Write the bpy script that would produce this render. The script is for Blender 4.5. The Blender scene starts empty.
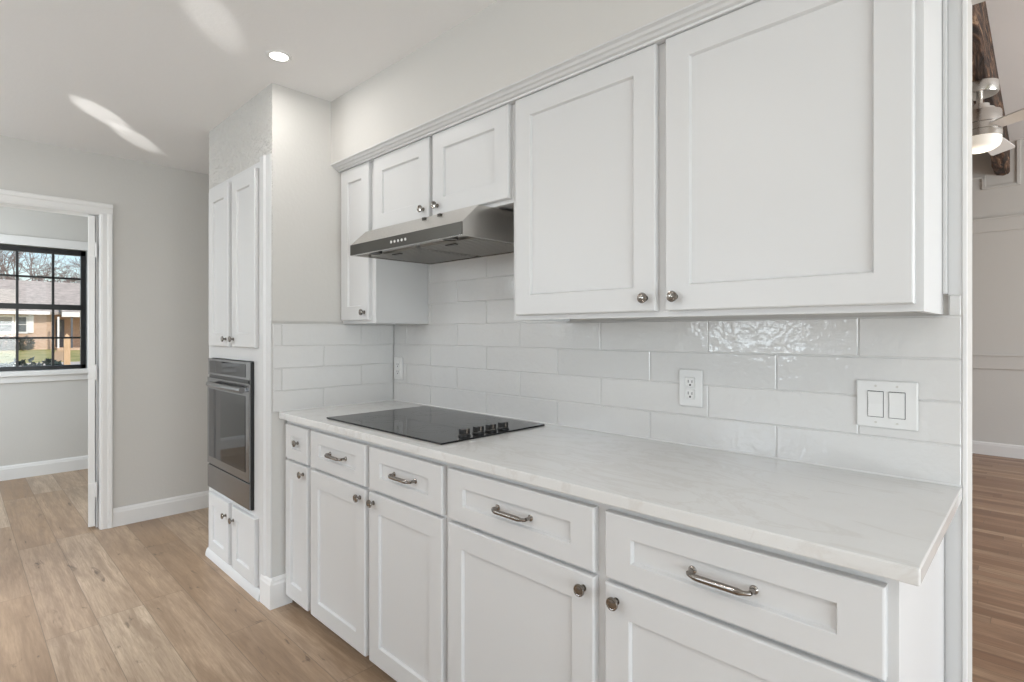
import bpy, bmesh, math, random
from mathutils import Vector, Matrix
C = bpy.context.scene.collection
S = bpy.context.scene

# ------------------------------------------------------------------ camera
cd = bpy.data.cameras.new('camera')
cam = bpy.data.objects.new('camera', cd)
C.objects.link(cam)
cam.location = (2.58, -1.71, 1.29)
cam.rotation_euler = (math.radians(90), 0, math.radians(44.22))
cd.sensor_width = 36
cd.lens = 545 / 1024 * 36
cd.shift_y = -0.0084
cd.clip_start = 0.05
cd.clip_end = 400
S.camera = cam
# ------------------------------------------------------------------ colour management
S.view_settings.view_transform = 'Standard'
S.view_settings.look = 'None'
S.view_settings.gamma = 1
S.view_settings.use_curve_mapping = False
S.view_settings.exposure = 0.23
# ------------------------------------------------------------------ world, sun, window daylight, added fill lamps
w = bpy.data.worlds.new('sky')
S.world = w
w.use_nodes = True
wn = w.node_tree
bg = wn.nodes['Background']
sky = wn.nodes.new('ShaderNodeTexSky')
sky.sky_type = 'NISHITA'
sky.sun_disc = False
sky.sun_elevation = math.radians(38)
sky.sun_rotation = math.radians(60)
wn.links.new(sky.outputs[0], bg.inputs[0])
bg.inputs[1].default_value = 0.16


def lamp(name, kind, loc, target, energy, color=(1, 1, 1), **kw):
    d = bpy.data.lights.new(name, kind)
    d.energy = energy
    d.color = color
    for k, v in kw.items():
        setattr(d, k, v)
    o = bpy.data.objects.new(name, d)
    C.objects.link(o)
    o.location = loc
    v = Vector(target) - Vector(loc)
    o.rotation_euler = v.to_track_quat('-Z', 'Y').to_euler()
    return o


lamp('sun', 'SUN', (10, 2, 12), (0, -1, 3.5), 2.6, (1, .95, .86), angle=math.radians(.6))
DAY = (.84, .93, 1.0)
lamp('patio_general_fill', 'AREA', (4.93, -1.9, 1.2), (0, -1.9, 1.4), 4, DAY, shape='RECTANGLE', size=2.3, size_y=2.0)  # general fill lamp, added at an unseen patio opening
lamp('patio_ceiling_fill', 'AREA', (4.93, -1.9, .9), (1.5, -1.9, 2.68), 59, DAY, shape='RECTANGLE', size=2.3, size_y=1.4)  # upward-tilted lamp added to brighten the ceiling
lamp('kitchen_window_daylight', 'AREA', (0.72, -3.46, 1.63), (0.72, 0, 2.5), 12, (.82, .91, 1), shape='RECTANGLE', size=.72, size_y=.72)
lamp('back_ceiling_fill', 'AREA', (-1.3, -3.46, 1.93), (-1.3, -2.1, 2.75), 19, DAY, shape='RECTANGLE', size=1.1, size_y=.45)  # lamp added to lift the far left ceiling
lamp('back_floor_fill', 'AREA', (-1.0, -3.46, 1.93), (-.75, -1.9, 0), 11.5, (.84, .92, 1), shape='RECTANGLE', size=.6, size_y=.45, spread=math.radians(56))  # narrow lamp added for a pale pool on the left floor
lamp('side_room_daylight', 'AREA', (-3.0, -3.36, 1.5), (-3.0, 0, 1.6), 48, DAY, shape='RECTANGLE', size=1.4, size_y=1.2)
lamp('living_room_fill', 'AREA', (6.4, 3.2, 1.5), (0, 3.2, 1.5), 140, (.92, .96, 1), shape='RECTANGLE', size=3.0, size_y=1.9)  # area lamp added out of view to light the living room
# sunlight thrown up to the ceiling by shiny surfaces outside the kitchen window
def sunbeam(name, src, tgt, cone, energy, blend):
    lamp(name, 'SPOT', src, tgt, energy, (1, .985, .95), spot_size=math.radians(cone), spot_blend=blend, shadow_soft_size=.01)
sunbeam('reflected_sun_near', (1.72, -3.2, 1.35), (-1.02, -1.155, 2.457), 2.7, 640, .7)
sunbeam('reflected_sun_far', (1.72, -3.2, 1.35), (-1.33, -.94, 2.457), 2.4, 680, .7)
sunbeam('reflected_sun_broad', (2.6, -2.6, 1.35), (.36, -1.03, 2.457), 4.0, 150, .9)

# ------------------------------------------------------------------ materials
def mat(name, col, rough=.5, metal=0.0, spec=.5):
    m = bpy.data.materials.new(name)
    m.use_nodes = True
    b = m.node_tree.nodes['Principled BSDF']
    b.inputs['Base Color'].default_value = (*col, 1)
    b.inputs['Roughness'].default_value = rough
    b.inputs['Metallic'].default_value = metal
    b.inputs['Specular IOR Level'].default_value = spec
    return m


class N:
    """tiny node-building helper"""
    def __init__(s, m):
        s.t = m.node_tree
        s.b = s.t.nodes['Principled BSDF']

    def n(s, kind, **props):
        x = s.t.nodes.new(kind)
        for k, v in props.items():
            setattr(x, k, v)
        return x

    def put(s, sock, v):
        if isinstance(v, bpy.types.NodeSocket):
            s.t.links.new(v, sock)
        elif v is not None:
            sock.default_value = v

    def math(s, op, a, b=None, c=None):
        x = s.n('ShaderNodeMath', operation=op)
        for i, v in enumerate((a, b, c)):
            if v is not None:
                s.put(x.inputs[i], v)
        return x.outputs[0]

    def pos(s):
        return s.n('ShaderNodeNewGeometry').outputs['Position']

    def sep(s, v):
        x = s.n('ShaderNodeSeparateXYZ')
        s.put(x.inputs[0], v)
        return x.outputs

    def comb(s, x, y, z):
        k = s.n('ShaderNodeCombineXYZ')
        for i, v in enumerate((x, y, z)):
            s.put(k.inputs[i], v)
        return k.outputs[0]

    def noise(s, vec, scale, detail=3, rough=.55, dist=0):
        x = s.n('ShaderNodeTexNoise')
        s.put(x.inputs['Vector'], vec)
        x.inputs['Scale'].default_value = scale
        x.inputs['Detail'].default_value = detail
        x.inputs['Roughness'].default_value = rough
        x.inputs['Distortion'].default_value = dist
        return x.outputs[0]

    def white(s, vec):
        x = s.n('ShaderNodeTexWhiteNoise', noise_dimensions='3D')
        s.put(x.inputs[0], vec)
        return x.outputs[0]

    def ramp(s, f, stops):
        x = s.n('ShaderNodeValToRGB')
        e = x.color_ramp.elements
        while len(e) < len(stops):
            e.new(.5)
        for k, (p, c) in zip(e, stops):
            k.position = p
            k.color = (*c, 1) if len(c) == 3 else c
        s.put(x.inputs[0], f)
        return x.outputs[0]

    def mix(s, f, a, b, mode='MIX'):
        x = s.n('ShaderNodeMix', data_type='RGBA', blend_type=mode)
        s.put(x.inputs[0], f)
        for sock, v in ((x.inputs[6], a), (x.inputs[7], b)):
            if isinstance(v, tuple) and len(v) == 3:
                v = (*v, 1)
            s.put(sock, v)
        return x.outputs[2]

    def scale(s, vec, k):
        x = s.n('ShaderNodeVectorMath', operation='MULTIPLY')
        s.put(x.inputs[0], vec)
        x.inputs[1].default_value = k
        return x.outputs[0]

    def bump(s, h, strength=.2, dist=.01):
        x = s.n('ShaderNodeBump')
        x.inputs['Strength'].default_value = strength
        x.inputs['Distance'].default_value = dist
        s.put(x.inputs['Height'], h)
        s.t.links.new(x.outputs[0], s.b.inputs['Normal'])

    def color(s, v): s.put(s.b.inputs['Base Color'], v)
    def rough(s, v): s.put(s.b.inputs['Roughness'], v)


def bumped(name, col, rough, scale, strength, dist=.004, detail=3, spec=.5):
    m = mat(name, col, rough, 0, spec)
    k = N(m)
    k.bump(k.noise(k.pos(), scale, detail), strength, dist)
    return m


M = {}
M['wall'] = bumped('wall_paint', (.63, .612, .582), .7, 55, .25, .003, 4, .3)
M['wall_rough'] = bumped('knockdown_wall_paint', (.61, .592, .562), .7, 34, .9, .03, 4, .3)
M['ceiling'] = bumped('ceiling_paint', (.83, .82, .81), .8, 60, .3, .003, 4, .2)
M['trim'] = mat('white_trim_paint', (.80, .79, .775), .35)
M['cab'] = bumped('white_cabinet_enamel', (.665, .662, .657), .38, 18, .04, .003, 2)
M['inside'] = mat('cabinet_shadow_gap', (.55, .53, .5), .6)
M['nickel'] = mat('dark_polished_nickel', (.30, .275, .25), .14, 1)
M['steel'] = mat('brushed_stainless', (.62, .60, .57), .27, 1)
k = N(M['steel'])
k.bump(k.noise(k.scale(k.pos(), (4, 60, 500)), 3, 2), .06, .002)
M['steel_dark'] = mat('dark_stainless', (.085, .08, .072), .3, 1)
M['mesh_steel'] = mat('matte_filter_steel', (.40, .39, .37), .42, 1)
M['oven_steel'] = mat('grey_oven_stainless', (.27, .27, .275), .24, 1)
M['black'] = mat('black_plastic', (.012, .012, .012), .3)
M['glass_black'] = mat('black_ceramic_glass', (.012, .012, .013), .06, 0, .3)
M['oven_glass'] = mat('oven_door_glass', (.016, .015, .015), .04, 0, .38)
M['white_plastic'] = mat('white_device_plastic', (.75, .745, .73), .3)
M['slot'] = mat('dark_slot', (.05, .05, .05), .6)
M['frame_black'] = mat('black_window_frame', (.015, .015, .016), .35)
M['door_grey'] = mat('grey_door_edge_paint', (.62, .60, .56), .5)


def emit(name, col, strength):
    m = mat(name, (0.9, .9, .9), .5)
    b = m.node_tree.nodes['Principled BSDF']
    b.inputs['Emission Color'].default_value = (*col, 1)
    b.inputs['Emission Strength'].default_value = strength
    return m


M['lamp'] = emit('lit_lamp_diffuser', (1, .96, .9), 6)
M['fan_lamp'] = emit('lit_fan_diffuser', (1, .90, .72), .3)

# window glass
m = bpy.data.materials.new('window_glass')
m.use_nodes = True
t = m.node_tree
t.nodes.remove(t.nodes['Principled BSDF'])
tr = t.nodes.new('ShaderNodeBsdfTransparent')
gl = t.nodes.new('ShaderNodeBsdfGlossy')
gl.inputs['Roughness'].default_value = .02
mx = t.nodes.new('ShaderNodeMixShader')
mx.inputs[0].default_value = .05
t.links.new(tr.outputs[0], mx.inputs[1])
t.links.new(gl.outputs[0], mx.inputs[2])
t.links.new(mx.outputs[0], t.nodes['Material Output'].inputs[0])
M['pane'] = m


def plank_mat(name, width, length, stops, grain_dark, knots, rough, seed, yoff=0.0, seam=.0016):
    m = mat(name, (.5, .4, .3), rough)
    k = N(m)
    x, y, z = k.sep(k.pos())[:3]
    r = k.math('DIVIDE', k.math('ADD', y, yoff), width)
    row = k.math('FLOOR', r)
    off = k.math('MULTIPLY', k.white(k.comb(row, seed, 0.0)), length)
    cx = k.math('DIVIDE', k.math('ADD', x, off), length)
    col = k.math('FLOOR', cx)
    rnd = k.white(k.comb(row, col, seed))
    rnd2 = k.white(k.comb(row, col, seed + 7.3))
    base = k.ramp(rnd, stops)
    gx = k.math('ADD', k.math('MULTIPLY', x, .9), k.math('MULTIPLY', rnd2, 40))
    v = k.comb(gx, k.math('MULTIPLY', y, 9.0), rnd)
    g1 = k.noise(v, 2.2, 6, .62, .7)
    g2 = k.noise(k.comb(gx, k.math('MULTIPLY', y, 16.0), rnd), 9.0, 6, .7)
    big = k.noise(k.comb(gx, k.math('MULTIPLY', y, 1.8), rnd), 3.0, 3, .5, .4)
    c = k.mix(k.ramp(g1, [(.36, (0, 0, 0)), (.66, (1, 1, 1))]), k.mix(.62, base, grain_dark), base)
    c = k.mix(k.math('MULTIPLY', k.ramp(g2, [(.40, (0, 0, 0)), (.70, (1, 1, 1))]), .5), c, grain_dark)
    c = k.mix(k.math('MULTIPLY', k.ramp(big, [(.45, (0, 0, 0)), (.8, (1, 1, 1))]), .35), c, grain_dark)
    if knots:
        kn = k.noise(k.comb(k.math('MULTIPLY', gx, 3.2), k.math('MULTIPLY', y, 11.0), rnd), 1.9, 4, .6, .9)
        c = k.mix(k.math('MULTIPLY', k.ramp(kn, [(.64, (0, 0, 0)), (.76, (1, 1, 1))]), .85), c, knots)
    fy = k.math('FRACT', r)
    fx = k.math('FRACT', cx)
    ey = k.math('MULTIPLY', k.math('MINIMUM', fy, k.math('SUBTRACT', 1.0, fy)), width)
    ex = k.math('MULTIPLY', k.math('MINIMUM', fx, k.math('SUBTRACT', 1.0, fx)), length)
    e = k.math('LESS_THAN', k.math('MINIMUM', ex, ey), seam)
    c = k.mix(k.math('MULTIPLY', e, .55), c, (.12, .085, .06))
    k.color(c)
    k.rough(k.math('ADD', rough - .06, k.math('MULTIPLY', g1, .16)))
    k.bump(k.math('SUBTRACT', k.math('MULTIPLY', g1, .25), e), .25, .0015)
    return m


M['floor'] = plank_mat('oak_vinyl_planks', .18, 1.35,
    [(0, (.36, .235, .14)), (.3, (.45, .315, .205)), (.65, (.54, .40, .28)), (1, (.62, .49, .36))],
    (.20, .125, .075), (.075, .045, .028), .36, 5.7, .177)
M['floor_strip'] = plank_mat('oak_strip_flooring', .075, .75,
    [(0, (.27, .145, .085)), (.4, (.42, .25, .155)), (.75, (.54, .345, .22)), (1, (.64, .44, .29))],
    (.19, .10, .055), None, .35, 9.7)

# quartz
m = mat('white_quartz', (.8, .79, .77), .14)
k = N(m)
p = k.pos()
wv = k.noise(k.scale(p, (1.0, 2.2, 1)), 2.2, 7, .62, 1.6)
vein = k.ramp(wv, [(.47, (0, 0, 0)), (.50, (1, 1, 1)), (.53, (0, 0, 0))])
cl = k.noise(p, 5.0, 5, .6, .5)
c = k.mix(k.ramp(cl, [(.3, (0, 0, 0)), (.7, (1, 1, 1))]), (.735, .73, .715), (.70, .69, .67))
c = k.mix(k.math('MULTIPLY', vein, .30), c, (.56, .52, .48))
sp = k.noise(p, 220, 2, .5)
c = k.mix(k.math('MULTIPLY', k.ramp(sp, [(.66, (0, 0, 0)), (.72, (1, 1, 1))]), .22), c, (.5, .48, .46))
k.color(c)
M['quartz'] = m

# hand-made glossy tile: uneven face
m = mat('glossy_white_tile', (.68, .67, .655), .07, 0, .55)
k = N(m)
p = k.pos()
h = k.math('ADD', k.noise(p, 17, 2, .5), k.math('MULTIPLY', k.noise(p, 70, 2, .5), .3))
k.bump(h, .27, .012)
M['tile'] = m
M['grout'] = mat('white_grout', (.66, .65, .635), .8)

# rustic beam
m = mat('rough_hewn_timber', (.2, .12, .07), .75)
k = N(m)
p = k.pos()
g = k.noise(k.scale(p, (9, 1.1, 9)), 2.0, 6, .65, 1.2)
k.color(k.ramp(g, [(.34, (.008, .005, .004)), (.48, (.045, .023, .014)), (.58, (.15, .078, .045)), (.68, (.46, .30, .18))]))
k.bump(g, .9, .03)
M['beam'] = m

# outdoors
m = mat('buff_brick', (.5, .35, .25), .85)
k = N(m)
x, y, z = k.sep(k.pos())[:3]
bt = k.n('ShaderNodeTexBrick')
k.put(bt.inputs['Vector'], k.comb(y, z, x))
bt.inputs['Color1'].default_value = (.62, .42, .29, 1)
bt.inputs['Color2'].default_value = (.50, .32, .21, 1)
bt.inputs['Mortar'].default_value = (.66, .58, .50, 1)
bt.inputs['Scale'].default_value = 4.4
bt.inputs['Mortar Size'].default_value = .02
k.color(bt.outputs[0])
M['brick'] = m
def noisy(name, c1, c2, scale, rough=.9, stretch=(1, 1, 1)):
    m = mat(name, c1, rough)
    k = N(m)
    k.color(k.mix(k.ramp(k.noise(k.scale(k.pos(), stretch), scale, 4, .65), [(.35, (0, 0, 0)), (.65, (1, 1, 1))]), c1, c2))
    return m
M['shingle'] = noisy('grey_shingles', (.36, .32, .29), (.54, .48, .44), 3.0, .9, (.5, 1, 4))
M['lawn'] = noisy('winter_lawn', (.26, .28, .08), (.50, .43, .19), 1.1)
M['paving'] = noisy('pale_concrete', (.58, .52, .45), (.66, .60, .53), .8)
M['bark'] = noisy('tree_bark', (.17, .13, .12), (.30, .24, .23), 3)
M['bush'] = noisy('dark_leaves', (.025, .045, .04), (.06, .085, .075), 9)
M['bush_grey'] = noisy('grey_green_leaves', (.09, .10, .085), (.17, .17, .14), 6)
M['post'] = noisy('weathered_pine', (.55, .36, .20), (.66, .46, .28), 4, .8, (8, 8, 1))
M['slate'] = mat('slate_paint', (.10, .11, .13), .5)
M['white_out'] = mat('white_exterior_paint', (.85, .84, .82), .6)
M['house_glass'] = mat('house_window_glass', (.16, .18, .19), .1)

# ------------------------------------------------------------------ mesh helpers
def V(bm, pts): return [bm.verts.new(p) for p in pts]


def box(bm, x0, x1, y0, y1, z0, z1, bev=0.0, seg=1, rot=None, piv=None):
    if x0 > x1: x0, x1 = x1, x0
    if y0 > y1: y0, y1 = y1, y0
    if z0 > z1: z0, z1 = z1, z0
    r = bmesh.ops.create_cube(bm, size=1)
    vs = r['verts']
    for v in vs:
        v.co = Vector((x0 + (v.co.x + .5) * (x1 - x0), y0 + (v.co.y + .5) * (y1 - y0), z0 + (v.co.z + .5) * (z1 - z0)))
    if bev > 0:
        es = list({e for v in vs for e in v.link_edges})
        rr = bmesh.ops.bevel(bm, geom=es, offset=bev, segments=seg, affect='EDGES', profile=.5)
        vs = list({v for f in rr['faces'] for v in f.verts} | {v for v in vs if v.is_valid})
    if rot is not None:
        mt = Matrix.Translation(piv) @ rot @ Matrix.Translation(-Vector(piv))
        for v in vs:
            v.co = mt @ v.co
    return vs


def rings(bm, loops, cap0=True, cap1=True, closed=True):
    vv = [V(bm, l) for l in loops]
    n = len(loops[0])
    for a, b in zip(vv, vv[1:]):
        for i in range(n if closed else n - 1):
            j = (i + 1) % n
            bm.faces.new((a[i], a[j], b[j], b[i]))
    if cap0: bm.faces.new(list(reversed(vv[0])))
    if cap1: bm.faces.new(vv[-1])


def lathe(bm, base, axis, prof, seg=24, cap0=True, cap1=True):
    """prof = [(distance along axis, radius)]"""
    a = Vector(axis).normalized()
    u = a.orthogonal().normalized()
    v = a.cross(u)
    loops = []
    for d, r in prof:
        loops.append([Vector(base) + a * d + (u * math.cos(i * 2 * math.pi / seg) + v * math.sin(i * 2 * math.pi / seg)) * max(r, 1e-5) for i in range(seg)])
    rings(bm, loops, cap0, cap1)


def tube(bm, pts, rads, seg=10):
    pts = [Vector(p) for p in pts]
    loops = []
    up = None
    for i, p in enumerate(pts):
        d = (pts[min(i + 1, len(pts) - 1)] - pts[max(i - 1, 0)]).normalized()
        if up is None:
            up = d.orthogonal().normalized()
        up = (up - d * up.dot(d)).normalized()
        s = d.cross(up)
        r = rads[i] if isinstance(rads, (list, tuple)) else rads
        loops.append([p + (up * math.cos(k * 2 * math.pi / seg) + s * math.sin(k * 2 * math.pi / seg)) * r for k in range(seg)])
    rings(bm, loops)


def prism(bm, prof, axis, a0, a1):
    """extrude a closed 2-D profile along an axis ('x': prof=(y,z), 'y': (x,z), 'z': (x,y))"""
    def pt(p, a):
        return {'x': (a, p[0], p[1]), 'y': (p[0], a, p[1]), 'z': (p[0], p[1], a)}[axis]
    rings(bm, [[pt(p, a0) for p in prof], [pt(p, a1) for p in prof]])


ROOT = {}


def obj(name, bm, m, parent=None, smooth=False, off=None):
    """link one bmesh as ONE object; children are stored relative to their thing's base"""
    bmesh.ops.recalc_face_normals(bm, faces=bm.faces)
    me = bpy.data.meshes.new(name)
    base = Vector(off) if off else (ROOT.get(parent.name, Vector()) if parent else Vector())
    if base.length:
        bmesh.ops.translate(bm, verts=bm.verts, vec=-base)
    bm.to_mesh(me)
    bm.free()
    me.materials.append(M[m])
    if smooth:
        me.shade_smooth()
        me.set_sharp_from_angle(angle=math.radians(38))
    o = bpy.data.objects.new(name, me)
    C.objects.link(o)
    if parent:
        o.parent = parent
    elif off:
        o.location = off
    ROOT[o.name] = base
    return o


def tag(o, label, cat, group=None):
    o['label'] = label
    o['category'] = cat
    if group: o['group'] = group
    return o


def thing(name, label, cat, loc=(0, 0, 0), group=None):
    o = bpy.data.objects.new(name, None)
    o.empty_display_size = .05
    C.objects.link(o)
    o.location = loc
    ROOT[o.name] = Vector(loc)
    return tag(o, label, cat, group)


def struct(name, bm, m, parent=None, smooth=False):
    o = obj(name, bm, m, parent, smooth)
    if not parent: o['kind'] = 'structure'
    return o


def B(): return bmesh.new()


def boxes(*bs, bev=0):
    bm = B()
    for b in bs:
        box(bm, *b, bev=bev)
    return bm


# ================================================================== SETTING
CE = 2.457
FAR = -1.84
struct('floor', boxes((-4.0, 5.0, -3.5, .07, -.1, 0)), 'floor')
struct('floor_living', boxes((-2.2, 6.5, .07, 6.1, -.1, 0)), 'floor_strip')
struct('ceiling', boxes((-4.05, 5.1, -3.55, .02, CE, CE + .12)), 'ceiling')
struct('ceiling_living', boxes((-2.2, 6.5, .1, 6.1, 3.26, 3.4)), 'ceiling')
# counter wall, header over the wide opening, and the wall beyond it
bm = boxes((-3.95, 2.45, .008, .13, 0, CE), (2.45, 3.75, .008, .13, 2.136, CE), (3.75, 5.02, .008, .13, 0, CE),
           (-2.2, 6.5, .03, .13, CE + .12, 3.4))
struct('wall_front', bm, 'wall')
struct('wall_corner_bead', boxes((2.440, 2.4505, .0, .008, 0, 2.136), bev=.002), 'trim')
struct('trim_6', boxes((2.4136, 2.440, .0035, .008, 1.3835, 2.44), (2.4075, 2.440, .0035, .008, 0, .884)), 'cab')
# left wall with the doorway (Y -1.86 .. -1.045, to z 2.06)
D0, D1, DH = -1.86, -1.036, 2.06
FW = -1.98
bm = boxes((FW, FAR, D1 + .02, .008, 0, CE), (FW, FAR, -3.45, D0 - .02, 0, CE), (FW, FAR, D0 - .02, D1 + .02, DH + .02, CE))
struct('wall_left', bm, 'wall')
# side room with the window (in x = -3.91)
WX = -3.91
W0, W1, WZ0, WZ1 = -1.86, -.812, .93, 2.07
bm = boxes((WX - .14, WX, W1, .1, 0, CE), (WX - .14, WX, -3.5, W0, 0, CE), (WX - .14, WX, W0, W1, 0, WZ0), (WX - .14, WX, W0, W1, WZ1, CE))
struct('wall_window', bm, 'wall')
# back wall with the kitchen window and added openings, right wall with added patio opening
bm = boxes((-3.95, -3.75, -3.5, -3.4, 0, CE), (-2.25, -1.9, -3.5, -3.4, 0, CE), (-.7, .3, -3.5, -3.4, 0, CE), (-1.9, -.7, -3.5, -3.4, 0, 1.66), (-1.9, -.7, -3.5, -3.4, 2.2, CE), (1.14, 5.02, -3.5, -3.4, 0, CE),
           (.3, 1.14, -3.5, -3.4, 0, 1.21), (.3, 1.14, -3.5, -3.4, 2.05, CE), (-3.75, -2.25, -3.5, -3.4, 0, .88), (-3.75, -2.25, -3.5, -3.4, 2.12, CE))
struct('wall_back', bm, 'wall')
bm = boxes((4.9, 5.02, -3.5, -3.1, 0, CE), (4.9, 5.02, -.7, .13, 0, CE), (4.9, 5.02, -3.1, -.7, 2.25, CE), (4.9, 5.02, -3.1, -.7, 0, .15))
struct('wall_right', bm, 'wall')
# pantry bump-out: side wall (x = 0) and drywall over the oven cabinet
PX, PY = -.894, -.667
bm = boxes((-.10, -.008, PY + .003, .008, 0, 1.343), (-.10, 0, PY + .003, .008, 1.343, CE))
struct('wall_pantry', bm, 'wall')
bm = boxes((PX, -.0005, PY, PY + .003, 2.12, CE), (-.101, -.0085, PY, PY + .003, 0, 1.343), (-.101, -.0005, PY, PY + .003, 1.343, 2.12), (PX, PX + .02, PY + .12, .008, 0, CE))
struct('wall_pantry_front', bm, 'wall_rough')
# soffit over the upper cabinets
SF = -.372
struct('wall_soffit', boxes((0, 2.43, SF, .008, 2.14, CE)), 'wall')

# trims ------------------------------------------------------------
def crown(x0, x1):
    bm = B()
    prof = [(-.30, 2.1405), (SF - .002, 2.1405), (SF - .004, 2.134), (SF + .008, 2.131), (SF + .013, 2.124), (SF + .022, 2.122),
            (SF + .028, 2.116), (SF + .038, 2.114), (SF + .040, 2.108), (-.30, 2.108)]
    prism(bm, prof, 'x', x0, x1)
    return bm
struct('trim_1', crown(.001, 2.43), 'cab')


def basebd(bm, axis, a0, a1, face, sgn, h=.13, t=.014):
    """profiled baseboard; 'face' is the wall plane, sgn the side it sticks out to"""
    pr = [(face, 0), (face + sgn * t, 0), (face + sgn * t, h - .03), (face + sgn * (t - .003), h - .022),
          (face + sgn * (t - .004), h - .012), (face + sgn * .004, h), (face, h)]
    prism(bm, pr, axis, a0, a1)


bm = B(); basebd(bm, 'y', -.97, 0.0, FAR, 1, .122); struct('baseboard_left', bm, 'trim')
bm = B(); basebd(bm, 'y', -3.4, .008, WX, 1, .125); struct('baseboard_window', bm, 'trim')
bm = B()
basebd(bm, 'y', PY - .0005, -.575, -.008, 1, .14, .02)
basebd(bm, 'x', -.108, .0118, PY, -1, .14)
struct('baseboard_pantry', bm, 'trim')


# door casing round the doorway (both the kitchen side and the lining)
def casing():
    bm = B()
    X = FAR
    def side(y0, y1, z1):
        s = 1 if y1 > y0 else -1
        w_ = abs(y1 - y0)
        pr = [(X, y0), (X + .010, y0), (X + .013, y0 + s * .012), (X + .013, y0 + s * w_ * .55), (X + .018, y0 + s * w_ * .62), (X + .020, y1 - s * .006), (X + .016, y1), (X, y1)]
        prism(bm, pr, 'z', 0, z1)
    side(D1 + .004, D1 + .068, DH + .0058)
    side(D0 - .006, D0 - .076, DH + .0058)
    pr = [(X, DH + .006), (X + .010, DH + .006), (X + .013, DH + .018), (X + .013, DH + .044), (X + .018, DH + .05), (X + .0205, DH + .070), (X + .016, DH + .0765), (X, DH + .0765)]
    prism(bm, pr, 'y', D0 - .0765, D1 + .0685)
    return bm
cas = struct('trim_2', casing(), 'trim')
bm = boxes((FW - .004, FAR + .004, D1, D1 + .02, 0, DH), (FW - .004, FAR + .004, D0 - .02, D0, 0, DH), (FW - .004, FAR + .004, D0 - .02, D1 + .02, DH, DH + .02),
           (FW + .04, FW + .075, D1 - .011, D1, 0, DH), (FW + .04, FW + .075, D0, D0 + .011, 0, DH))
struct('trim_3', bm, 'trim')

# open door, seen on its hinge edge
ang = math.radians(8)
hx, hy = FAR - .03, D1 - .020
R = Matrix.Rotation(-ang, 3, 'Z').to_4x4()
bm = B()
box(bm, hx - .78, hx, hy - .036, hy, .02, DH - .006, .002, 1, R, (hx, hy, 0))
dr = struct('door_1', bm, 'trim')
for i, z in enumerate((.26, 1.03, 1.83)):
    bm = B()
    box(bm, hx - .002, hx + .004, hy - .036, hy + .004, z - .045, z + .045, .001, 1, R, (hx, hy, 0))
    lathe(bm, (hx + .005, hy + .005, z - .05), (0, 0, 1), [(0, .006), (.1, .006)], 10)
    obj('hinge', bm, 'trim', dr)

# black-framed window of the side room ------------------------------
def bar_y(bm, y0, y1, z, h, x0, x1): box(bm, x0, x1, y0, y1, z - h / 2, z + h / 2)
wf = B()
xa, xb = WX - .10, WX - .045
for b in ((xa, xb, W1 - .045, W1 - .008, WZ0 + .02, WZ1 - .008), (xa, xb, W0 + .008, W0 + .045, WZ0 + .02, WZ1 - .008),
          (xa, xb, W0 + .008, W1 - .008, WZ1 - .055, WZ1 - .008), (xa, xb, W0 + .008, W1 - .008, WZ0 + .02, WZ0 + .055)):
    box(wf, *b)
box(wf, xa, xb + .01, W0 + .045, W1 - .045, 1.500, 1.548)
win = struct('window_1', wf, 'frame_black')
mb = B()
n = 4
gy0, gy1 = W0 + .045, W1 - .045
for i in range(1, n):
    y = -.812 - .246 * i + .0
    box(mb, xa + .012, xb - .012, y - .009, y + .009, WZ0 + .05, WZ1 - .05)
for z in (1.240, 1.795):
    box(mb, xa + .012, xb - .012, gy0, gy1, z - .009, z + .009)
obj('muntin', mb, 'frame_black', win)
obj('pane', boxes((xa + .024, xa + .028, gy0, gy1, WZ0 + .05, WZ1 - .05)), 'pane', win)
bm = boxes((WX - .14, WX + .045, W0 - .05, W1 + .012, WZ0 - .028, WZ0 + .018), bev=.004)
box(bm, WX - .001, WX + .016, W0 - .03, W1 + .008, WZ0 - .085, WZ0 - .028, .003)
obj('window_sill', bm, 'trim', win)
bm = boxes((WX - .001, WX + .018, W0 - .03, W1 + .008, WZ1 - .006, WZ1 + .075), bev=.003)
obj('head_casing', bm, 'trim', win)
# frames of unseen openings behind the camera, built to seat the area lamps
def plain_window(name, axis, a0, a1, z0, z1, p, nv):
    bm = B()
    def bb(u0, u1, v0, v1):
        if axis == 'x': box(bm, u0, u1, p - .03, p + .03, v0, v1)
        else: box(bm, p - .03, p + .03, u0, u1, v0, v1)
    bb(a0, a0 + .05, z0, z1); bb(a1 - .05, a1, z0, z1); bb(a0 + .05, a1 - .05, z0, z0 + .05); bb(a0 + .05, a1 - .05, z1 - .05, z1)
    for i in range(1, nv):
        u = a0 + (a1 - a0) * i / nv
        bb(u - .02, u + .02, z0 + .05, z1 - .05)
    return struct(name, bm, 'frame_black')
plain_window('window_2', 'x', .3, 1.14, 1.21, 2.05, -3.43, 2)
plain_window('added_window_5', 'x', -1.9, -.7, 1.66, 2.2, -3.43, 2)  # opening added for the ceiling and floor fill lamps
plain_window('added_window_6', 'y', 1.6, 4.8, .5, 2.5, 6.46, 3)  # frame added round the living room fill lamp
plain_window('window_3', 'x', -3.75, -2.25, .88, 2.12, -3.43, 2)
plain_window('added_window_4', 'y', -3.1, -.7, .15, 2.25, 4.94, 3)  # unseen patio frame, added with its fill lamps

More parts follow.
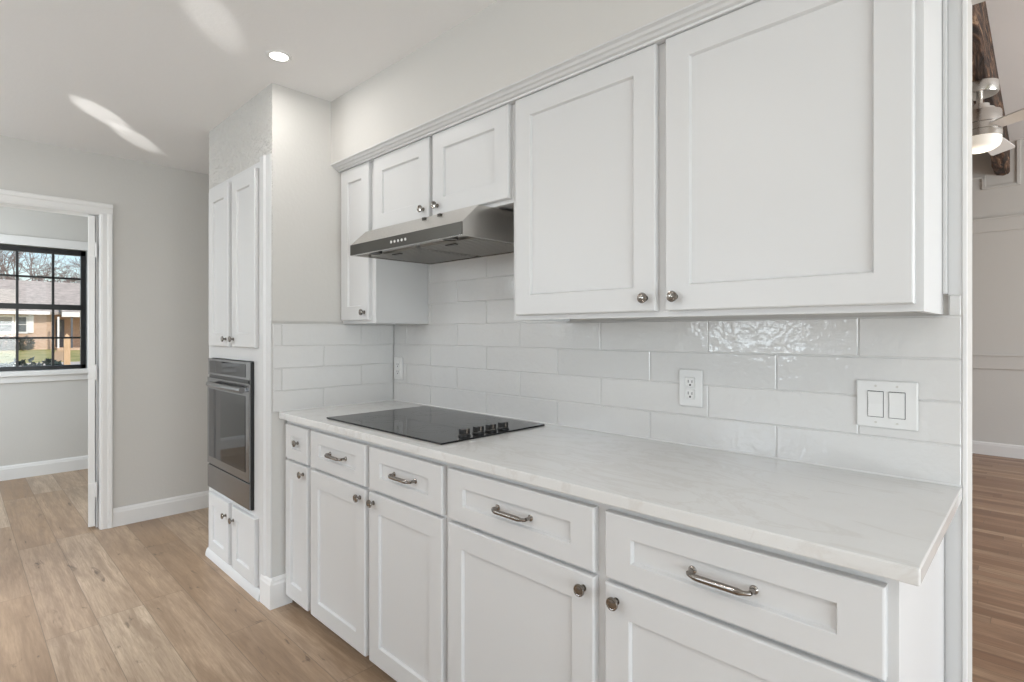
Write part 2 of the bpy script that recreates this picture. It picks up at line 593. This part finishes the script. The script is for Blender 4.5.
# living room: walls and panel mouldings -----------------------------
LY = 5.91
bm = boxes((-2.2, 6.5, LY, LY + .12, 0, 3.4), (-2.2, -2.1, .13, LY, 0, 3.4), (6.42, 6.5, .13, 1.6, 0, 3.4), (6.42, 6.5, 4.8, LY, 0, 3.4),
           (6.42, 6.5, 1.6, 4.8, 0, .5), (6.42, 6.5, 1.6, 4.8, 2.5, 3.4))
struct('wall_living', bm, 'wall')
bm = B()
for z0, z1 in ((.905, 1.06), (2.345, 2.497)):
    box(bm, -2.1, 6.4, LY - .018, LY, z0, z1, .003)
    box(bm, -2.1, 6.4, LY - .030, LY - .018, z1 - .018, z1, .003)
struct('trim_4', bm, 'wall')
bm = B()
mz = 2.80
for b in ((2.14, 2.40, mz, mz + .03), (2.12, 2.15, mz, 2.93), (2.39, 2.42, mz, 3.26), (.2, 2.15, 2.915, 2.945)):
    box(bm, b[0], b[1], LY - .016, LY, b[2], b[3], .003)
struct('trim_5', bm, 'wall')
bm = B(); basebd(bm, 'x', -2.1, 6.4, LY, -1, .135, .02); struct('baseboard_living', bm, 'trim')

# ================================================================== BACKSPLASH
def tiles(which):
    random.seed(4)
    TH, TW, G = .1055, .42, .003
    zs = [.9145, 1.0133]
    while zs[-1] < 1.75: zs.append(zs[-1] + TH)
    bm = B()
    def tile(plane, a0, a1, z0, z1):
        if a1 - a0 < .012 or z1 - z0 < .012: return
        a0 += G / 2; a1 -= G / 2; z0 += G / 2; z1 -= G / 2
        e = .0022
        j = [random.uniform(-.0006, .0006) for _ in range(4)]
        c4 = [(a0, z0), (a1, z0), (a1, z1), (a0, z1)]
        i4 = [(a0 + e, z0 + e), (a1 - e, z0 + e), (a1 - e, z1 - e), (a0 + e, z1 - e)]
        if plane == 'y':
            l = [[(a, .0075, z) for a, z in c4], [(a, .0018, z) for a, z in c4], [(a, q, z) for (a, z), q in zip(i4, j)]]
        else:
            l = [[(-.0075, a, z) for a, z in c4], [(-.0018, a, z) for a, z in c4], [(-q, a, z) for (a, z), q in zip(i4, j)]]
        rings(bm, l)
    def run(plane, lo, hi, ztop, phase_odd, phase_even):
        for r in range(len(zs) - 1):
            z0, z1 = zs[r], min(zs[r + 1], ztop)
            if z1 - z0 < .012: continue
            ph = phase_odd if r % 2 == 0 else phase_even
            a = ph - TW * math.ceil((ph - lo) / TW + 1)
            while a < hi:
                e = a + TW
                if hi - e < .014: e = hi
                tile(plane, max(a, lo), min(e, hi), z0, z1)
                a = a + TW if e < hi else hi
    if which == 'side':
        run('x', PY + .004, -.0, 1.329, -.41, -.20)
        return bm
    run('y', 0.0, 2.440, 1.331, 1.5926, 1.803)
    zs[:] = [z for z in zs if z > 1.32]
    run('y', 0.0, 1.222, 1.72, 1.5926, 1.803)
    tile('y', 2.4135, 2.440, zs[0], 1.383)
    return bm
tb = thing('tile_backsplash', 'glossy white long subway tile backsplash behind the counter and up under the range hood', 'backsplash', (1.2, .008, .914))
obj('tile_field', tiles('main'), 'tile', tb)
obj('grout', boxes((0, 2.44, .003, .0079, .9145, 1.332), (0, 1.222, .003, .0079, 1.332, 1.72), (2.4136, 2.44, .003, .0079, 1.332, 1.383)), 'grout', tb)
bm = B()
prism(bm, [(.001, .9142), (-.004, .9142), (-.0005, .9185), (.001, .9185)], 'x', .001, 2.44)
obj('caulk', bm, 'white_plastic', tb)
ts = thing('tile_backsplash', 'short return of white subway tile on the side wall next to the oven cabinet', 'backsplash', (-.008, -.33, .914))
obj('tile_field', tiles('side'), 'tile', ts)
obj('grout', boxes((-.0079, -.003, PY + .005, .003, .9145, 1.331)), 'grout', ts)
bm = B()
prism(bm, [(-.001, .9142), (.004, .9142), (.0005, .9185), (-.001, .9185)], 'y', PY + .035, -.001)
obj('caulk', bm, 'white_plastic', ts)

# ================================================================== CABINETS
def shaker_bm(x0, x1, z0, z1, yb, t=.021, stile=.068, rail=.068, rec=.010):
    """five-piece door or drawer front facing -Y, back at y = yb"""
    bm = B()
    yf = yb - t
    def L(ix, iz, y): return [(x0 + ix, y, z0 + iz), (x1 - ix, y, z0 + iz), (x1 - ix, y, z1 - iz), (x0 + ix, y, z1 - iz)]
    rings(bm, [L(0, 0, yb), L(0, 0, yf + .005), L(.0015, .0015, yf + .0015), L(.004, .004, yf),
               L(stile, rail, yf), L(stile + .0012, rail + .0012, yf + .001), L(stile + .0045, rail + .0045, yf + rec)])
    return bm


def knob_bm(x, y, z):
    bm = B()
    lathe(bm, (x, y, z), (0, -1, 0), [(0, .0085), (.002, .0085), (.003, .0060), (.009, .0052), (.013, .0062), (.0155, .0125), (.0175, .0150),
                                      (.0205, .0155), (.0225, .0145), (.0230, .0120), (.0222, .0105), (.0228, .0085), (.0240, .0)], 24)
    return bm


def pull_bm(x, y, z, span=.128):
    bm = B()
    h = span / 2
    for s in (-1, 1):
        lathe(bm, (x + s * h, y, z), (0, -1, 0), [(0, .0090), (.002, .0090), (.0035, .0075), (.005, .0052), (.020, .0048)], 16)
    pts, rr = [], []
    for i in range(25):
        q = -1 + 2 * i / 24
        a = abs(q)
        yy = y - .020 - .009 * (1 - max(0, (a - .72) / .28) ** 2)
        pts.append((x + q * h, yy, z - .001))
        rr.append(.0048 if a > .8 else (.0070 if a < .7 else .0048 + (.8 - a) / .1 * .0022))
    tube(bm, pts, rr, 12)
    return bm


KB = M['nickel']


def add_door(parent, x0, x1, z0, z1, yb, knob=None, stile=.068, rail=.068, name='door', pull=None):
    d = obj(name, shaker_bm(x0, x1, z0, z1, yb, stile=stile, rail=rail), 'cab', parent)
    if knob:
        kx, kz, deep = knob
        o = obj('knob', knob_bm(kx, yb - .021 + (.010 if deep else 0), kz), 'nickel', d, True)
    if pull:
        obj('pull', pull_bm(pull[0], yb - .011, pull[1]), 'nickel', d, True)
    return d


FY = -.597       # face-frame plane of the base cabinets


def base_cabinet(label, x0, x1, fronts, side=None):
    t = thing('base_cabinet', label, 'cabinet', ((x0 + x1) / 2, -.30, 0))
    bm = boxes((x0, x1, FY, -.001, .085, .884))
    obj('carcass', bm, 'cab', t)
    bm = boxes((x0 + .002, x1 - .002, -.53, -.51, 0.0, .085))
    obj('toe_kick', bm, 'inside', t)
    for f in fronts:
        a, b, kx, kind = f
        narrow = (b - a) < .3
        add_door(t, a, b, .058, .692, FY, (kx, .657, False), .055 if narrow else .066, .07)
        if kind == 'knob':
            add_door(t, a, b, .703, .862, FY, ((a + b) / 2, .784, True), .060, .050, 'drawer')
        else:
            add_door(t, a, b, .703, .862, FY, None, .071, .051, 'drawer', ((a + b) / 2, .783))
    return t


base_cabinet('narrow white base cabinet against the oven wall, one small knobbed drawer over one door', .0005, .2715,
             [(.031, .255, .218, 'knob')])
base_cabinet('white base cabinet under the black cooktop with two drawers over two doors', .2715, 1.218,
             [(.288, .738, .704, 'pull'), (.766, 1.203, .800, 'pull')])
bc = base_cabinet('widest white base cabinet at the open end of the counter, right of the cooktop', 1.218, 2.407,
                  [(1.233, 1.795, 1.765, 'pull'), (1.827, 2.391, 1.861, 'pull')])

# countertop
bm = B()
box(bm, .0005, 2.441, -.637, .0025, .8845, .914, .003, 2)
tag(obj('countertop', bm, 'quartz', None, False, (1.22, -.32, .8845)), 'long white quartz countertop with faint veins over the base cabinets', 'countertop')

# cooktop
ct = thing('cooktop', 'black glass electric cooktop set in the white countertop under the hood', 'cooktop', (.745, -.31, .914))
bm = B(); box(bm, .345, 1.145, -.573, -.045, .9142, .9205, .0025, 2)
gs = obj('glass_surface', bm, 'glass_black', ct)
M['ring'] = mat('grey_burner_ring', (.035, .035, .036), .12)
for (bx, by, br) in ((.56, -.42, .105), (.56, -.18, .08), (.90, -.43, .08), (.90, -.19, .105)):
    bm = B()
    for r in (br, br * .55):
        lathe(bm, (bx, by, .92052), (0, 0, 1), [(0, r - .0015), (.00012, r - .0015), (.00012, r + .0015), (0, r + .0015)], 48, False, False)
    obj('burner_ring', bm, 'ring', ct)
for ky in (-.433, -.366, -.303, -.238):
    bm = B()
    lathe(bm, (1.100, ky, .9206), (0, 0, 1), [(0, .023), (.004, .023), (.006, .021), (.010, .0195)], 28)
    bk = obj('burner_knob', bm, 'black', ct, True)
    bm = B()
    box(bm, 1.088, 1.112, ky - .0175, ky + .0175, .930, .946, .002, 2)
    obj('grip', bm, 'black', bk)
    bm = B()
    lathe(bm, (1.100, ky, .9295), (0, 0, 1), [(0, .0205), (.0012, .0205), (.0014, .0185)], 28)
    box(bm, 1.1115, 1.1135, ky - .004, ky + .004, .931, .9455)
    obj('chrome_ring', bm, 'nickel', bk)['label'] = 'chrome ring round the base of the knob'

# ---------------------------------------------------------------- upper cabinets
UF = -.305


def upper_cabinet(label, x0, x1, z0, z1, doors, scribe=False):
    t = thing('upper_cabinet', label, 'cabinet', ((x0 + x1) / 2, -.15, z0))
    obj('carcass', boxes((x0, x1, UF, -.001, z0 + .012, z1), (x0, x1, UF, UF + .02, z0, z0 + .012), (x0, x0 + .016, UF + .02, -.001, z0, z0 + .012), (x1 - .016, x1, UF + .02, -.001, z0, z0 + .012)), 'cab', t)
    for a, b, dz0, dz1, kx in doors:
        narrow = b - a < .3
        add_door(t, a, b, dz0, dz1, UF, (kx, dz0 + .038, False), .064 if narrow else .070, .068)
    if scribe:
        obj('scribe_moulding', boxes((x1, x1 + .009, -.019, .0075, z0 + .05, z1), bev=.002), 'cab', t)
    return t


upper_cabinet('narrow white wall cabinet in the corner left of the range hood', .0005, .312, 1.334, 2.139, [(.014, .276, 1.349, 2.107, .241)])
upper_cabinet('short white two-door wall cabinet directly above the range hood', .312, 1.222, 1.756, 2.139, [(.322, .748, 1.770, 2.107, .712), (.772, 1.213, 1.770, 2.107, .808)])
upper_cabinet('large white two-door wall cabinet right of the range hood', 1.222, 2.404, 1.334, 2.139, [(1.247, 1.797, 1.350, 2.107, 1.766), (1.827, 2.390, 1.350, 2.107, 1.858)], True)

# ---------------------------------------------------------------- range hood
rh = thing('range_hood', 'stainless steel under-cabinet range hood above the black cooktop', 'range hood', (.725, -.22, 1.634))
HX0, HX1 = .337, 1.112
bm = B()
zt, zf, zb = 1.7555, 1.684, 1.636
prof = [(-.0015, zb + .012), (-.444, zb + .012), (-.452, zb + .012), (-.452, zf), (-.375, zt), (-.0015, zt)]
rings(bm, [[(HX0, y, z) for y, z in prof], [(HX1, y, z) for y, z in prof]])
# lower rim
for b in ((HX0, HX1, -.452, -.440, zb, zb + .012), (HX0, HX0 + .012, -.440, -.0015, zb, zb + .012), (HX1 - .012, HX1, -.440, -.0015, zb, zb + .012), (HX0 + .012, HX1 - .012, -.0135, -.0015, zb, zb + .012)):
    box(bm, *b)
obj('canopy', bm, 'steel', rh)
bm = boxes((HX0 + .001, HX1 - .001, -.4545, -.4525, zb + .001, zf - .001))
fp = obj('front_panel', bm, 'steel_dark', rh)
fp['label'] = 'darker flat front band'
for i in range(5):
    bm = B()
    lathe(bm, (.668 + i * .025, -.4545, 1.660), (0, -1, 0), [(0, .0058), (.002, .0058), (.003, .004)], 14)
    obj('button', bm, 'white_plastic', fp)
for a, b in ((.36, .715), (.735, 1.09)):
    bm = B()
    box(bm, a, b, -.36, -.03, zb + .004, zb + .0118)
    for i in range(14):
        y = -.35 + i * .0235
        box(bm, a + .01, b - .01, y, y + .012, zb + .001, zb + .004)
    f_ = obj('filter', bm, 'mesh_steel', rh)
    obj('filter_latch', boxes(((a + b) / 2 - .03, (a + b) / 2 + .03, -.345, -.33, zb - .003, zb + .001)), 'steel_dark', f_)
for x in (.46, .98):
    bm = B()
    lathe(bm, (x, -.40, zb + .0118), (0, 0, -1), [(0, .030), (.009, .030), (.0095, .024), (.007, .022), (.007, .0)], 24)
    obj('hood_lamp', bm, 'steel_dark', rh, True)
for x in (.80, .90):
    obj('mount_clip', boxes((x - .008, x + .008, -.392, -.379, zt - .022, zt - .004)), 'steel_dark', rh)

# ---------------------------------------------------------------- oven cabinet
oc = thing('oven_cabinet', 'tall white built-in oven cabinet with two-door cupboards above and below the oven', 'cabinet', (-.5, -.6, 0))
OX0, OX1 = -.846, -.214          # oven opening
bm = boxes((PX, OX0, PY, PY + .12, .0, 2.12), (OX1, -.101, PY, PY + .12, .0, 2.12), (OX0, OX1, PY, PY + .12, 1.146, 2.12), (OX0, OX1, PY, PY + .12, .0, .408))
obj('face_frame', bm, 'cab', oc)
for z0, z1, kz in ((1.214, 2.09, 1.255), (.055, .382, .312)):
    add_door(oc, -.835, -.522, z0, z1, PY, (-.549, kz, False), .066, .07 if z1 > 1 else .062)
    add_door(oc, -.467, -.155, z0, z1, PY, (-.438, kz, False), .066, .07 if z1 > 1 else .062)
bm = B()
prism(bm, [(-.108, PY), (-.108, PY - .012), (-.104, PY - .016), (-.062, PY - .016), (-.052, PY - .007), (-.012, PY - .006), (-.004, PY - .004), (-.004, PY)], 'z', .14, 2.127)
obj('side_casing', bm, 'cab', oc)
bm = B()
pr = [(PY, 0)] + [(PY - .020 * math.cos(a * math.pi / 12), .045 * math.sin(a * math.pi / 12)) for a in range(7)]
pr[-1] = (PY, .045)
prism(bm, pr, 'x', PX, -.112)
obj('shoe_moulding', bm, 'cab', oc)

# wall oven
wo = thing('wall_oven', 'stainless steel built-in wall oven with dark glass door between the tall cupboards', 'oven', (-.53, -.66, .42))
OF = PY - .020
bm = boxes((OX0 + .004, OX1 - .001, OF + .006, PY + .10, .411, 1.142))
obj('body', bm, 'black', wo)
# control panel
bm = B(); box(bm, OX0 + .003, OX1 - .004, OF, OF + .006, 1.052, 1.142, .0015)
cp = obj('control_panel', bm, 'oven_steel', wo)
obj('display_glass', boxes((OX0 + .03, OX1 - .06, OF - .0015, OF, 1.064, 1.131)), 'oven_glass', cp)
# vent slot
obj('vent_slot', boxes((OX0 + .02, OX1 - .03, OF + .002, OF + .006, 1.037, 1.052)), 'black', wo)
bm = B(); box(bm, OX0 + .003, OX1 - .004, OF - .004, OF + .006, .548, 1.036, .002)
od = obj('oven_door', bm, 'oven_steel', wo)
obj('door_glass', boxes((OX0 + .035, OX1 - .052, OF - .0055, OF - .004, .592, .972)), 'oven_glass', od)
bm = B()
hy_ = OF - .030
pts = [(OX0 + .115 + (OX1 - OX0 - .135) * i / 20, hy_ - .008 * math.sin(i / 20 * math.pi), 1.005) for i in range(21)]
tube(bm, pts, .0155, 14)
for x in (OX0 + .135, OX1 - .04):
    box(bm, x - .011, x + .011, hy_, OF - .003, .994, 1.016, .003)
obj('handle', bm, 'oven_steel', od, True)
bm = B(); box(bm, OX0 + .003, OX1 - .004, OF - .003, OF + .006, .412, .541, .002)
obj('lower_panel', bm, 'oven_steel', wo)

# ================================================================== ELECTRICAL
def outlet(label, x, z):
    t = thing('wall_outlet', label, 'outlet', (x, 0, z))
    bm = B(); box(bm, x - .041, x + .041, -.0075, -.0008, z - .061, z + .061, .0035, 2)
    pl = obj('cover_plate', bm, 'white_plastic', t)
    for s in (-1, 1):
        bm = B(); box(bm, x - .0165, x + .0165, -.0095, -.0074, z + s * .0195 - .0165, z + s * .0195 + .0165, .004, 3)
        r = obj('receptacle', bm, 'white_plastic', t)
        zz = z + s * .0195
        obj('slots', boxes((x - .0078, x - .0054, -.0099, -.0094, zz - .002, zz + .0075), (x + .0054, x + .0078, -.0099, -.0094, zz - .002, zz + .0065), (x - .003, x + .003, -.0099, -.0094, zz - .012, zz - .006)), 'slot', r)
    bm = B(); lathe(bm, (x, -.0074, z), (0, -1, 0), [(0, .003), (.001, .0025)], 12)
    obj('screw', bm, 'white_plastic', pl)
outlet('white duplex wall outlet on the tile right of the cooktop', 1.746, 1.106)
outlet('white duplex wall outlet on the tile in the far corner behind the cooktop', .052, 1.094)

sw = thing('light_switch', 'white double rocker light switch on the tile at the open end of the counter', 'light switch', (2.2875, 0, 1.101))
x, z = 2.2875, 1.101
bm = B(); box(bm, x - .0675, x + .0675, -.0075, -.0008, z - .062, z + .062, .0035, 2)
pl = obj('cover_plate', bm, 'white_plastic', sw)
for s in (-1, 1):
    xx = x + s * .0235
    obj('rocker_recess', boxes((xx - .0180, xx + .0180, -.0079, -.0074, z - .0345, z + .0345)), 'slot', pl)
    bm = B()
    pr = [(-.0076, z - .0328), (-.0108, z - .0328), (-.0092, z), (-.0122, z + .0328), (-.0076, z + .0328)]
    prism(bm, pr, 'x', xx - .0166, xx + .0166)
    obj('rocker', bm, 'white_plastic', sw)
    for q in (-1, 1):
        bm = B(); lathe(bm, (xx, -.0074, z + q * .048), (0, -1, 0), [(0, .003), (.001, .0025)], 12)
        box(bm, xx - .0022, xx + .0022, -.0086, -.0083, z + q * .048 - .0005, z + q * .048 + .0005)
        obj('screw', bm, 'door_grey', pl)

# ================================================================== CEILING LIGHTS
def can(label, x, y, watts):
    t = thing('recessed_light', label, 'ceiling light', (x, y, CE), 'recessed ceiling lights')
    bm = B()
    lathe(bm, (x, y, CE - .0005), (0, 0, -1), [(0, .052), (.003, .051), (.005, .044), (.003, .037), (.002, .036)], 36, False, False)
    obj('trim_ring', bm, 'white_plastic', t, True)
    bm = B(); lathe(bm, (x, y, CE - .0022), (0, 0, -1), [(0, .0365), (.0012, .035)], 36)
    obj('diffuser', bm, 'lamp', t)
    l = lamp('recessed_lamp', 'AREA', (x, y, CE - .012), (x, y, 0), watts, (1, .965, .925), shape='DISK', size=.07)
    return t
can('small round lit recessed ceiling light in front of the oven cabinet', .27, -.747, 2)
can('recessed ceiling light over the kitchen aisle facing the large wall cabinet', 1.4, -1.9, 5)
can('recessed ceiling light over the open right end of the kitchen near the added patio opening', 3.4, -1.95, 5)
can('recessed ceiling light close to the back wall across from the oven', .1, -2.5, 3)
can('unseen recessed fill light added in front of the doorway, left of the kitchen', -1.1, -2.2, 2.5)  # added out of view as fill for the far wall

# ================================================================== LIVING ROOM THINGS
bm = B()
random.seed(11)
n = 40
loops = []
for i in range(n + 1):
    y = .14 + (LY - .001 - .14) * i / n
    j = lambda a: random.uniform(-a, a)
    loops.append([(2.224 + j(.008), y, 2.94 + j(.012)), (2.238 + j(.006), y, 2.925 + j(.01)), (2.283 + j(.01), y, 2.92 + j(.008)), (2.325 + j(.006), y, 2.925 + j(.01)),
                  (2.338 + j(.006), y, 2.945 + j(.01)), (2.338 + j(.005), y, 3.10), (2.338, y, 3.259), (2.224, y, 3.259), (2.224 + j(.006), y, 3.1)])
rings(bm, loops)
tag(obj('ceiling_beam', bm, 'beam', None, False, (2.27, 3.0, 2.92)), 'rough dark timber beam along the ceiling of the next room', 'beam')

fx, fy = 2.285, 2.985
fan = thing('ceiling_fan', 'brushed nickel ceiling fan with white blades and lit lamp hanging from the timber beam', 'ceiling fan', (fx, fy, 2.917))
bm = B(); lathe(bm, (fx, fy, 2.912), (0, 0, -1), [(0, .098), (.06, .098), (.070, .092), (.074, .02)], 40)
obj('canopy', bm, 'steel', fan, True)
bm = B(); lathe(bm, (fx, fy, 2.84), (0, 0, -1), [(0, .017), (.075, .017)], 16)
obj('downrod', bm, 'steel', fan, True)
bm = B(); lathe(bm, (fx, fy, 2.778), (0, 0, -1), [(0, .03), (.002, .05), (.030, .05), (.032, .078), (.052, .078), (.054, .108), (.060, .112), (.132, .112), (.134, .102), (.144, .102), (.146, .114), (.178, .114), (.180, .106), (.186, .106), (.188, .114), (.222, .114), (.224, .106)], 44)
obj('motor_housing', bm, 'steel', fan, True)
bm = B(); lathe(bm, (fx, fy, 2.555), (0, 0, -1), [(0, .111), (.030, .111), (.055, .102), (.072, .078), (.082, .045), (.085, .0)], 44)
obj('lamp_diffuser', bm, 'fan_lamp', fan, True)
M['blade'] = mat('white_fan_blade', (.80, .79, .77), .4)
for a in (-38, 82, 202):
    bm = B()
    pts = [(.10, .045), (.20, .052), (.45, .062), (.64, .068), (.665, .060)]
    up = [(r, h_) for r, h_ in pts] + [(r, -h_) for r, h_ in reversed(pts)]
    rt = Matrix.Rotation(math.radians(a), 4, 'Z') @ Matrix.Rotation(math.radians(-13), 4, 'X')
    cen = Vector((fx, fy, 2.612))
    rings(bm, [[cen + rt @ Vector((r, h_, q)) for r, h_ in up] for q in (-.004, .004)])
    obj('blade', bm, 'blade', fan)
lamp('fan_bulb', 'POINT', (fx, fy, 2.42), (fx, fy, 0), 1.2, (1, .86, .66), shadow_soft_size=.09)

# ================================================================== OUTDOORS (through the window)
def ground(name, pts, m):
    bm = B()
    bm.faces.new(V(bm, pts))
    r = bmesh.ops.extrude_face_region(bm, geom=bm.faces[:])
    bmesh.ops.translate(bm, verts=[v for v in r['geom'] if isinstance(v, bmesh.types.BMVert)], vec=(0, 0, -.3))
    return struct(name, bm, m)
GY0, GY1 = -30, 40
ground('ground_near', [(-12, GY0, -.32), (-4.1, GY0, -.32), (-4.1, GY1, -.32), (-12, GY1, -.32)], 'lawn')
ground('ground_street', [(-35.2, GY0, -.30), (-12, GY0, -.32), (-12, GY1, -.32), (-35.2, GY1, -.30)], 'paving')
ground('ground_lawn', [(-120, GY0, .6), (-47, GY0, .17), (-35.2, GY0, -.28), (-35.2, GY1, -.28), (-47, GY1, .17), (-120, GY1, .6)], 'lawn')
HXP = -46.0
ground('ground_yard', [(-4.1, -30, -.32), (40, -30, -.32), (40, -3.55, -.32), (-4.1, -3.55, -.32)], 'lawn')
ground('ground_side_yard', [(6.55, -3.55, -.32), (40, -3.55, -.32), (40, 40, -.32), (6.55, 40, -.32)], 'lawn')
ho = thing('neighbour_house', 'single-storey buff brick house with grey shingle roof across the lawn', 'house', (-47, 1, .1))
bm = boxes((-52, HXP, -9, 3.22, .0, 2.75), (-52, -47.3, 3.22, 13, .0, 2.75), (-47.3, HXP, 6.6, 13, 0, 2.75))
obj('brick_wall', bm, 'brick', ho)
bm = B()
prism(bm, [(-45.4, 2.66), (-50.2, 5.05), (-55, 2.66), (-55, 2.5), (-50.2, 4.9), (-45.4, 2.5)], 'y', -9.6, 13.6)
obj('roof', bm, 'shingle', ho)
bm = B(); prism(bm, [(-44.6, 2.66), (-46.2, 3.35), (-47.5, 2.66)], 'y', 3.45, 6.4)
obj('porch_roof', bm, 'shingle', ho)
obj('fascia', boxes((-45.42, -45.36, -9.6, 2.9, 2.48, 2.70)), 'white_out', ho)
obj('porch_beam', boxes((-44.9, -44.6, 3.45, 6.4, 2.34, 2.66)), 'white_out', ho)
for y in (3.27, 3.98, 5.2):
    obj('porch_post', boxes((-44.85, -44.72, y - .05, y + .05, .1, 2.34)), 'white_out' if y < 3.5 else 'slate', ho)
d_ = obj('front_door', boxes((-47.32, -47.24, 3.40, 3.86, .25, 2.2)), 'slate', ho)
obj('door_light', boxes((-47.25, -47.22, 3.55, 3.72, 1.35, 2.0)), 'house_glass', d_)
obj('porch_step', boxes((-47.3, -44.6, 3.2, 6.4, .0, .24)), 'brick', ho)
for a, b in ((.35, 1.05), (1.32, 1.74)):
    f_ = obj('window_frame', boxes((-46.02, -45.93, a - .14, b + .09, 1.22, 2.42)), 'white_out', ho)
    obj('pane', boxes((-45.935, -45.91, a, b, 1.34, 1.80), (-45.935, -45.91, a, b, 1.84, 2.30)), 'house_glass', f_)
obj('shutter', boxes((-45.99, -45.90, 1.84, 2.11, 1.26, 2.46)), 'white_out', ho)


def leafy(name, label, cat, pts, size, n, m, seed, group=None, off=(0, 0, 0)):
    """bush: many small leaf blades scattered through rounded clumps"""
    random.seed(seed)
    bm = B()
    for cx, cy, cz, rx, ry, rz in pts:
        for _ in range(n):
            d = Vector((random.gauss(0, 1), random.gauss(0, 1), random.gauss(0, 1))).normalized() * random.uniform(.55, 1)
            p = Vector((cx + d.x * rx, cy + d.y * ry, cz + max(d.z, -.7) * rz))
            u = Vector((random.gauss(0, 1), random.gauss(0, 1), random.gauss(0, 1))).normalized()
            v = u.orthogonal().normalized()
            bm.faces.new(V(bm, [p - u * size, p + v * size * .5, p + u * size, p - v * size * .5]))
    o = obj(name, bm, m, None, False, off)
    return tag(o, label, cat, group)


leafy('clipped_hedge', 'low dark evergreen hedge just outside the black-framed window', 'hedge',
      [(-13 + random.uniform(-.2, .2), -2.9 + i * .38, .24, .38, .34, .50 + .03 * math.sin(i * 2.3)) for i in range(8)], .07, 420, 'bush', 3, None, (-13, -1.4, -.3))
leafy('shrub_row', 'grey shrubs under the front window of the brick house', 'shrub',
      [(-45.2, -.3 + i * .5, .55, .45, .42, .52) for i in range(5)], .10, 260, 'bush_grey', 5, None, (-45.2, .7, .1))
bm = B(); prism(bm, [(-20.07, .80), (-19.93, .80), (-19.93, .96), (-20.07, .96)], 'z', -.31, 1.12)
rings(bm, [[(-20.07, .80, 1.12), (-19.93, .80, 1.12), (-19.93, .96, 1.12), (-20.07, .96, 1.12)], [(-20.01, .87, 1.25), (-19.99, .87, 1.25), (-19.99, .89, 1.25), (-20.01, .89, 1.25)]])
tag(obj('wooden_post', bm, 'post', None, False, (-20, .88, -.3)), 'square tan wooden post with pointed top outside the window', 'post')
bm = B()
rings(bm, [[(-44.3, 3.1, .07), (-44.3, 3.65, .07), (-35.3, 2.5, -.27), (-35.3, 1.9, -.27)], [(-44.3, 3.1, .095), (-44.3, 3.65, .095), (-35.3, 2.5, -.245), (-35.3, 1.9, -.245)]])
tag(obj('garden_path', bm, 'post', None, False, (-41, 2.8, 0)), 'tan path crossing the lawn to the porch of the brick house', 'path')


def tree(label, base, height, seed, levels=6, r0=.22, lean=(0, 0)):
    random.seed(seed)
    bm = B()
    def grow(p, d, ln, r, lv):
        q = p + d * ln
        m_ = p.lerp(q, .5) + Vector((random.gauss(0, 1), random.gauss(0, 1), random.gauss(0, 1))) * ln * .05
        tube(bm, [p, m_, q], [r, r * .87, r * .74], 5 if lv > 2 else 3)
        if lv == 0: return
        for _ in range(3 if lv > 1 else 4):
            nd = (d + Vector((random.gauss(0, .55), random.gauss(0, .55), random.gauss(.08, .42)))).normalized()
            grow(q if random.random() < .6 else p.lerp(q, random.uniform(.5, .95)), nd, ln * random.uniform(.62, .86), r * .60, lv - 1)
    grow(Vector(base), Vector((lean[0], lean[1], 1)).normalized(), height * .26, r0, levels)
    return tag(obj('bare_tree', bm, 'bark', None, False, base), label, 'tree', 'bare trees behind the brick house')


tree('bare tree rising behind the roof of the brick house, leftmost in the window', (-59, -1.0, .3), 10.5, 21)
tree('bare tree behind the roof of the brick house, in the middle column of window panes', (-73, 4.4, .3), 13, 8)
tree('bare tree behind the roof of the brick house, in the right column of window panes', (-59, 8.4, .3), 9.5, 35)
tree('bare tree farthest behind the brick house, showing between the others', (-88, 2.2, .3), 15, 77)
leafy('distant_thicket', 'grey-brown thicket behind the ridge of the brick house', 'thicket',
      [(-103, -6 + i * 3.4, 5.2, 2.0, 2.4, 4.4) for i in range(8)], .5, 300, 'bark', 9, None, (-103, 6, .3))
